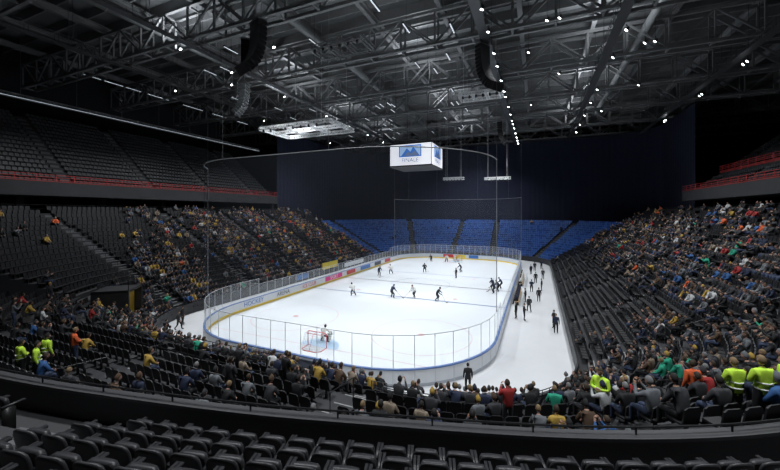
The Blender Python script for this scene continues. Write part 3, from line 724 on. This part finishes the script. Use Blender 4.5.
rig(-34,45,24.2,13,7,3); rig(-8,54,29,6,3,2,0,steell); rig(-17,75,18.4,4,1.2,2); rig(-8,78,18.4,5,.8,2); rig(-22,36,31,7,3,2,0,steelm)

# ---------------------------------------------------------------- near parapet and seating block of the camera's stand
Q=np.array([(-26,3.4),(-20,3.75),(-16,4.05),(-12.3,4.45),(-9.7,4.95),(-6,5.7),(-2.9,6.6),(0,7.45),(2.2,8.3),(4.5,9.5),(7,11.4),(9,13.6),(10.3,15.6)],float)
cq=np.concatenate([[0],np.cumsum(np.linalg.norm(np.diff(Q,axis=0),axis=1))]); s=np.linspace(0,cq[-1],60)
QX=np.interp(s,cq,Q[:,0]);QY=np.interp(s,cq,Q[:,1])
for _ in range(6):
    QX[1:-1]=(QX[:-2]+2*QX[1:-1]+QX[2:])/4;QY[1:-1]=(QY[:-2]+2*QY[1:-1]+QY[2:])/4
QB=np.stack([QX,QY],1); tg=np.gradient(QB,axis=0); QN=np.stack([tg[:,1],-tg[:,0]],1); QN/=np.linalg.norm(QN,axis=1)[:,None]
mb=MB(); mb.prism(QB,QN,-.08,.08,2.0,6.5,0); mb.prism(QB,QN,-.14,.14,6.5,6.57,1)
mb.tube([(p[0],p[1],6.72) for p in QB],.022,2,6)
for p in QB[::3]: mb.tube([(p[0],p[1],6.55),(p[0],p[1],6.72)],.02,2,5)
mb.obj('balcony_parapet',[mat('parapet_charcoal',(.035,.035,.038),.55),mat('parapet_cap',(.06,.06,.064),.4),railm])
ZQ,DQ,RQ,KQ=5.85,.8,.38,12
mb=MB(); prof=[(.08,2.0),(.08,ZQ),(.35,ZQ)]
for k in range(1,KQ): prof+=[(.35+k*DQ,ZQ+(k-1)*RQ),(.35+k*DQ,ZQ+k*RQ)]
prof+=[(.35+KQ*DQ,ZQ+(KQ-1)*RQ),(.35+KQ*DQ,2.0)]
m=len(prof);n=len(QB); vs=[(QB[i][0]+QN[i][0]*o,QB[i][1]+QN[i][1]*o,z) for i in range(n) for o,z in prof]
fs=[(i*m+j,(i+1)*m+j,(i+1)*m+j+1,i*m+j+1) for i in range(n-1) for j in range(m-1)]+[tuple(range(m)),tuple((n-1)*m+j for j in range(m))[::-1]]
mb.add(vs,fs,0)
SA=[]
bs=np.concatenate([[0],np.cumsum(np.linalg.norm(np.diff(QB,axis=0),axis=1))])
for xa,w in ((-9.9,1.3),(4.8,1.5)):
    i=int(np.argmin(abs(QB[:,0]-xa))); a=bs[i]; SA.append((a,w)); p=QB[i];q_=QN[i];t=np.array([-q_[1],q_[0]])
    for k in range(1,KQ):
        a0=p+q_*(.35+k*DQ-.3);a1=p+q_*(.35+k*DQ);c=[a0-t*w,a0+t*w,a1+t*w,a1-t*w];zz=ZQ+(k-1)*RQ
        mb.add([(x[0],x[1],zz) for x in c]+[(x[0],x[1],zz+RQ/2) for x in c],[(4,5,6,7),(0,1,5,4),(1,2,6,5),(2,3,7,6),(3,0,4,7)],1 if xa<0 else 0)
mb.obj('seating_terrace',[mat('terrace_concrete',(.045,.045,.048),.8,var=.25,scale=.8),concl])
def seat_hi():
    mb=MB(); nx_,nz_=9,8
    def grid(f0,f1,m):
        vs=[];fs=[]
        for F_ in(f0,f1):
            for i in range(nz_+1):
                for j in range(nx_+1): vs.append(F_(j/nx_*2-1,i/nz_))
        o=(nz_+1)*(nx_+1);g=lambda i,j:i*(nx_+1)+j
        for i in range(nz_):
            for j in range(nx_):
                fs.append((g(i,j),g(i,j+1),g(i+1,j+1),g(i+1,j)));fs.append(tuple(o+k for k in (g(i+1,j),g(i+1,j+1),g(i,j+1),g(i,j))))
        per=[g(0,j) for j in range(nx_+1)]+[g(i,nx_) for i in range(1,nz_+1)]+[g(nz_,j) for j in range(nx_-1,-1,-1)]+[g(i,0) for i in range(nz_-1,0,-1)]
        for a in range(len(per)):
            b=(a+1)%len(per); fs.append((per[a],o+per[a],o+per[b],per[b]))
        mb.add(vs,fs,m)
    def sh(u,v):
        r=1-.16*max(0,(v-.72)/.28)**2.2-.08*max(0,(.15-v)/.15)**2
        return u*r*.235
    def zz(u,v): return .38+.5*v-.045*abs(u)**4*v
    bk=lambda u,v:-.2-.09*v+.03*u*u
    grid(lambda u,v:(sh(u,v),bk(u,v)+.045*(1-abs(u)**4)*(1-(2*v-1)**6),zz(u,v)),lambda u,v:(sh(u,v)*.98,bk(u,v)-.035,zz(u,v)),0)
    def sq(u,v): r=1-.14*max(0,(v-.75)/.25)**2; return u*r*.21
    grid(lambda u,v:(sq(u,v),-.02-.05*v+.02*(1-u*u),.36+.4*v),lambda u,v:(sq(u,v),-.1-.05*v,.36+.4*v),0)
    for k in(-1,1):
        mb.box(k*.255-.015,k*.255+.015,-.22,.02,0,.6,1); mb.box(k*.255-.03,k*.255+.03,-.22,.18,.6,.64,0)
    mb.tube([(-.25,-.1,.37),(.25,-.1,.37)],.02,1,6)
    return tmpl(mb.V,mb.F,mb.M)
SH=seat_hi(); seats=[]
for k in range(0,8):
    X,Y,nx,ny,b,tt=rowsample(QB,QN,.35+k*DQ+.42,.58)
    for i in range(len(X)):
        if any(abs(b[i]-a)<w+.3 for a,w in SA): continue
        if math.hypot(X[i],Y[i])<1.3: continue
        seats.append((SH,(X[i],Y[i],ZQ+k*RQ),math.atan2(nx[i],-ny[i]),1.05,[0,1]))
merged('padded_arena_seats',seats,[mat('seat_padded_black',(.028,.028,.031),.45,var=.3,scale=5),seatleg])
mb=MB()
for kk in (3,7):
    B,N=SEC['near'][0]; P=B+N*(kk*DP+.06); z=zr('near',kk)
    for i0,i1 in ((2,9),(12,20)):
        for h in(.55,1.05): mb.tube([(p[0],p[1],z+h) for p in P[i0:i1]],.025,0,5)
        for p in P[i0:i1]: mb.tube([(p[0],p[1],z),(p[0],p[1],z+1.05)],.025,0,5)
mb.obj('walkway_railing',[railm])
a=math.radians(220); dx,dy=math.cos(a),math.sin(a); c=Vector((cl,cn,0))+Vector((dx,dy,0))*(R+3.4)
mb=MB(); 
mb.box(-1.5,-1.3,-1.2,1.6,0,2.7,0);mb.box(1.3,1.5,-1.2,1.6,0,2.7,0);mb.box(-1.5,1.5,-1.2,1.6,2.5,2.7,0);mb.box(-1.3,1.3,.9,1.0,.0,2.5,1)  # recessed yellow panel stands in for the yellow light inside the tunnel
mb.tube([(-1.4,1.55,2.7),(-1.4,1.55,3.6),(1.4,1.55,3.6),(1.4,1.55,2.7)],.03,2,5)
o=mb.obj('vomitory_portal',[bandm,mat('portal_yellow_light_panel',(.6,.38,.04),.5),railm],loc=(c.x,c.y,1.4)); o.rotation_euler=(0,0,a+math.pi/2)

# ---------------------------------------------------------------- people placed individually
def put(name,t,loc,face,jk,pants='cloth_black',hair=None,hat=False,sc=1.,over=None):
    mp=pmap(jk,pants,hat,hair)
    if over:
        for k_,v_ in over.items(): mp[k_]=PI[v_]
    o=merged(name,[(T[t],(0,0,0),0,sc,mp)],PMATS,loc=loc); o.rotation_euler=(0,0,math.radians(face)); return o
pl=[(-22.4,39.4,60,'pad_white',0),(-17.2,40.5,-30,'cloth_navy',1),(-14.6,41.6,150,'pad_white',0),(-11.4,41.4,-80,'cloth_black',0),
 (-25.3,53.7,-120,'cloth_navy',1),(-24.2,56.3,40,'pad_white',0),(-21.8,73.7,170,'cloth_navy',0),(-18.5,74.6,200,'pad_white',1),(-13,63,100,'cloth_navy',0),(-19,60,20,'cloth_black',1)]
for x,y,f,j,v in pl:
    put('hockey_player','skater%d'%v,(x,y,.005),f,j,'cloth_black',over={5:'cloth_black' if j=='pad_white' else 'cloth_navy',10:'steel_blade',4:'shoe_black'},sc=1.06)
for x,y,f in ((-5.4,48.2,80),(-5.0,49.6,120),(-5.8,50.6,60),(-4.8,51.8,100)):
    put('hockey_player','skater1',(x,y,.005),f,'cloth_navy','cloth_black',over={5:'cloth_black',10:'steel_blade'})
put('referee','st_idle_hair',(-12.5,57,.0),130,'cloth_black','cloth_black',hair='hair_black')
put('goalkeeper','goalie',(xm,ym-27+1.0,.005),0,'pad_white','cloth_black',over={5:'cloth_black',8:'pad_white',9:'cloth_brown'})
put('goalkeeper','goalie',(xm,ym+27-1.0,.005),180,'jersey_yellow','cloth_black',over={5:'cloth_black',8:'pad_white',9:'pad_white'})
for x,y,f,t,j in ((-2.0,37.8,80,'idle','cloth_black'),(-1.2,37.4,-90,'fold','cloth_black'),(-.8,40.8,20,'walk','cloth_charcoal'),(.6,52.5,90,'idle','cloth_black'),(-.7,51.2,0,'fold','cloth_navy'),
    (1.6,34.7,180,'idle','cloth_navy'),(1.5,36,120,'fold','cloth_black'),(-3.9,21.1,20,'idle','cloth_black'),(-28.6,18.7,-30,'idle','cloth_black'),(-29.6,19.4,10,'fold','cloth_black'),(-31,21.5,-60,'walk','cloth_charcoal'),
    (-27.6,18.4,0,'idle','cloth_charcoal'),(-32.3,22.8,-60,'idle','cloth_black'),(-.2,58,0,'idle','cloth_black'),(.9,62,0,'walk','cloth_charcoal'),(-1,66,40,'idle','cloth_black'),(-12,83.3,180,'idle','cloth_black'),(-27,83.2,180,'fold','cloth_charcoal'),(-1.3,45,90,'fold','cloth_black'),
    (.2,46,10,'idle','cloth_charcoal'),(-.4,70,10,'idle','cloth_black'),(.8,73,30,'fold','cloth_navy')):
    put('arena_staff_person','st_%s_hair'%t,(x,y,-.02),f,j)
for x,y,k,f,t in ((-19.9,6.95,12,0,'steward'),(-19.0,7.1,12,-20,'steward_idle'),(-20.2,7.9,11,10,'steward_idle')):
    put('steward_hi_vis',t,(x,y,zr('near',k)),f,'hivis_yellow','cloth_black',hair='hair_black')
def cornerpos(ang,k): 
    a=math.radians(ang); r=R+k*DP+.3; return (cr+math.cos(a)*r,cn+math.sin(a)*r,Z0+k*RS)
for ang,k,t in ((-55,12,'steward'),(-52.5,12,'steward_idle'),(-53.5,11,'steward')):
    put('steward_hi_vis',t,cornerpos(ang,k),20,'hivis_yellow','cloth_black',hair='hair_blond',sc=.95)
put('steward_hi_vis','steward',cornerpos(-59,8),150,'hivis_yellow','cloth_black',hair='hair_brown')
put('spectator_orange_jacket','st_idle_hair',cornerpos(-50,9),20,'cloth_orange','cloth_black',sc=.95)
put('spectator_green_jacket','st_fold_hair',(.6,13.9,zr('near',5)),10,'cloth_green','cloth_black')
for y0 in (43,54.5):
    e=empty('players_bench',(0,0,0)); mb=MB()
    mb.box(-2.35,-1.95,y0,y0+8,.42,.47,0)
    for y in np.arange(y0+.3,y0+8,1.8): mb.box(-2.3,-2.0,y-.04,y+.04,-.02,.42,1)
    mb.box(-1.6,-1.53,y0-.3,y0+8.3,-.02,1.1,2)
    mb.obj('bench',[mat('bench_wood',(.35,.25,.14),.5),railm,bw],parent=e)
    for i in range(9):
        if random.random()<.8: 
            put('benched_hockey_player','bench',(-2.13,y0+.5+i*.85,0),90,'pad_white' if y0>50 else 'cloth_navy','cloth_black',over={5:'cloth_black'})

# ---------------------------------------------------------------- lights
def area(x,y,z,aim,P,size=1.6,spread=110,col=(.93,.97,1)):
    l=bpy.data.lights.new('arena_flood_or_added_uplight','AREA'); l.shape='DISK'; l.size=size; l.energy=P; l.spread=math.radians(spread); l.color=col
    o=bpy.data.objects.new('arena_flood_or_added_uplight',l); scene.collection.objects.link(o); o.location=(x,y,z)
    o.rotation_euler=(Vector(aim)-Vector((x,y,z))).to_track_quat('-Z','Y').to_euler()
for y in (28,43,58,73):
    area(-5,y,30,(-13,y,0),1300,spread=75); area(-38,y,30,(-21,y,0),1300,spread=75)
for y in (25,45,65):
    area(-40,y,29.5,(-47,y,5),1750,spread=120); area(8,y,29.5,(14,y,5),1900,spread=120)
area(-14,10,29.5,(-14,9,5),2000,spread=120); area(4,8,29.5,(4,8,5),2000,spread=120); area(-17,88,29,(-17,96,4),2600,spread=120)
for x in (-42,-17,8):
    for y in (30,50,70,90): area(x,y,32.5,(x,y,38),620,size=2.5,spread=170,col=(.9,.95,1))  # uplights added only to brighten the dark roof deck, no fixtures modelled
w=bpy.data.worlds.new('World'); scene.world=w; w.use_nodes=True; w.node_tree.nodes['Background'].inputs[0].default_value=(.01,.012,.015,1)

# ---------------------------------------------------------------- camera
cd=bpy.data.cameras.new('camera'); cam=bpy.data.objects.new('camera',cd); scene.collection.objects.link(cam); scene.camera=cam
cd.sensor_width=36; cd.lens=36*340/780; cd.shift_y=-22/780; cd.clip_end=400; cd.clip_start=.05
cam.location=(0,0,11); cam.rotation_euler=(math.pi/2,0,math.atan2(147,340))
print('done')
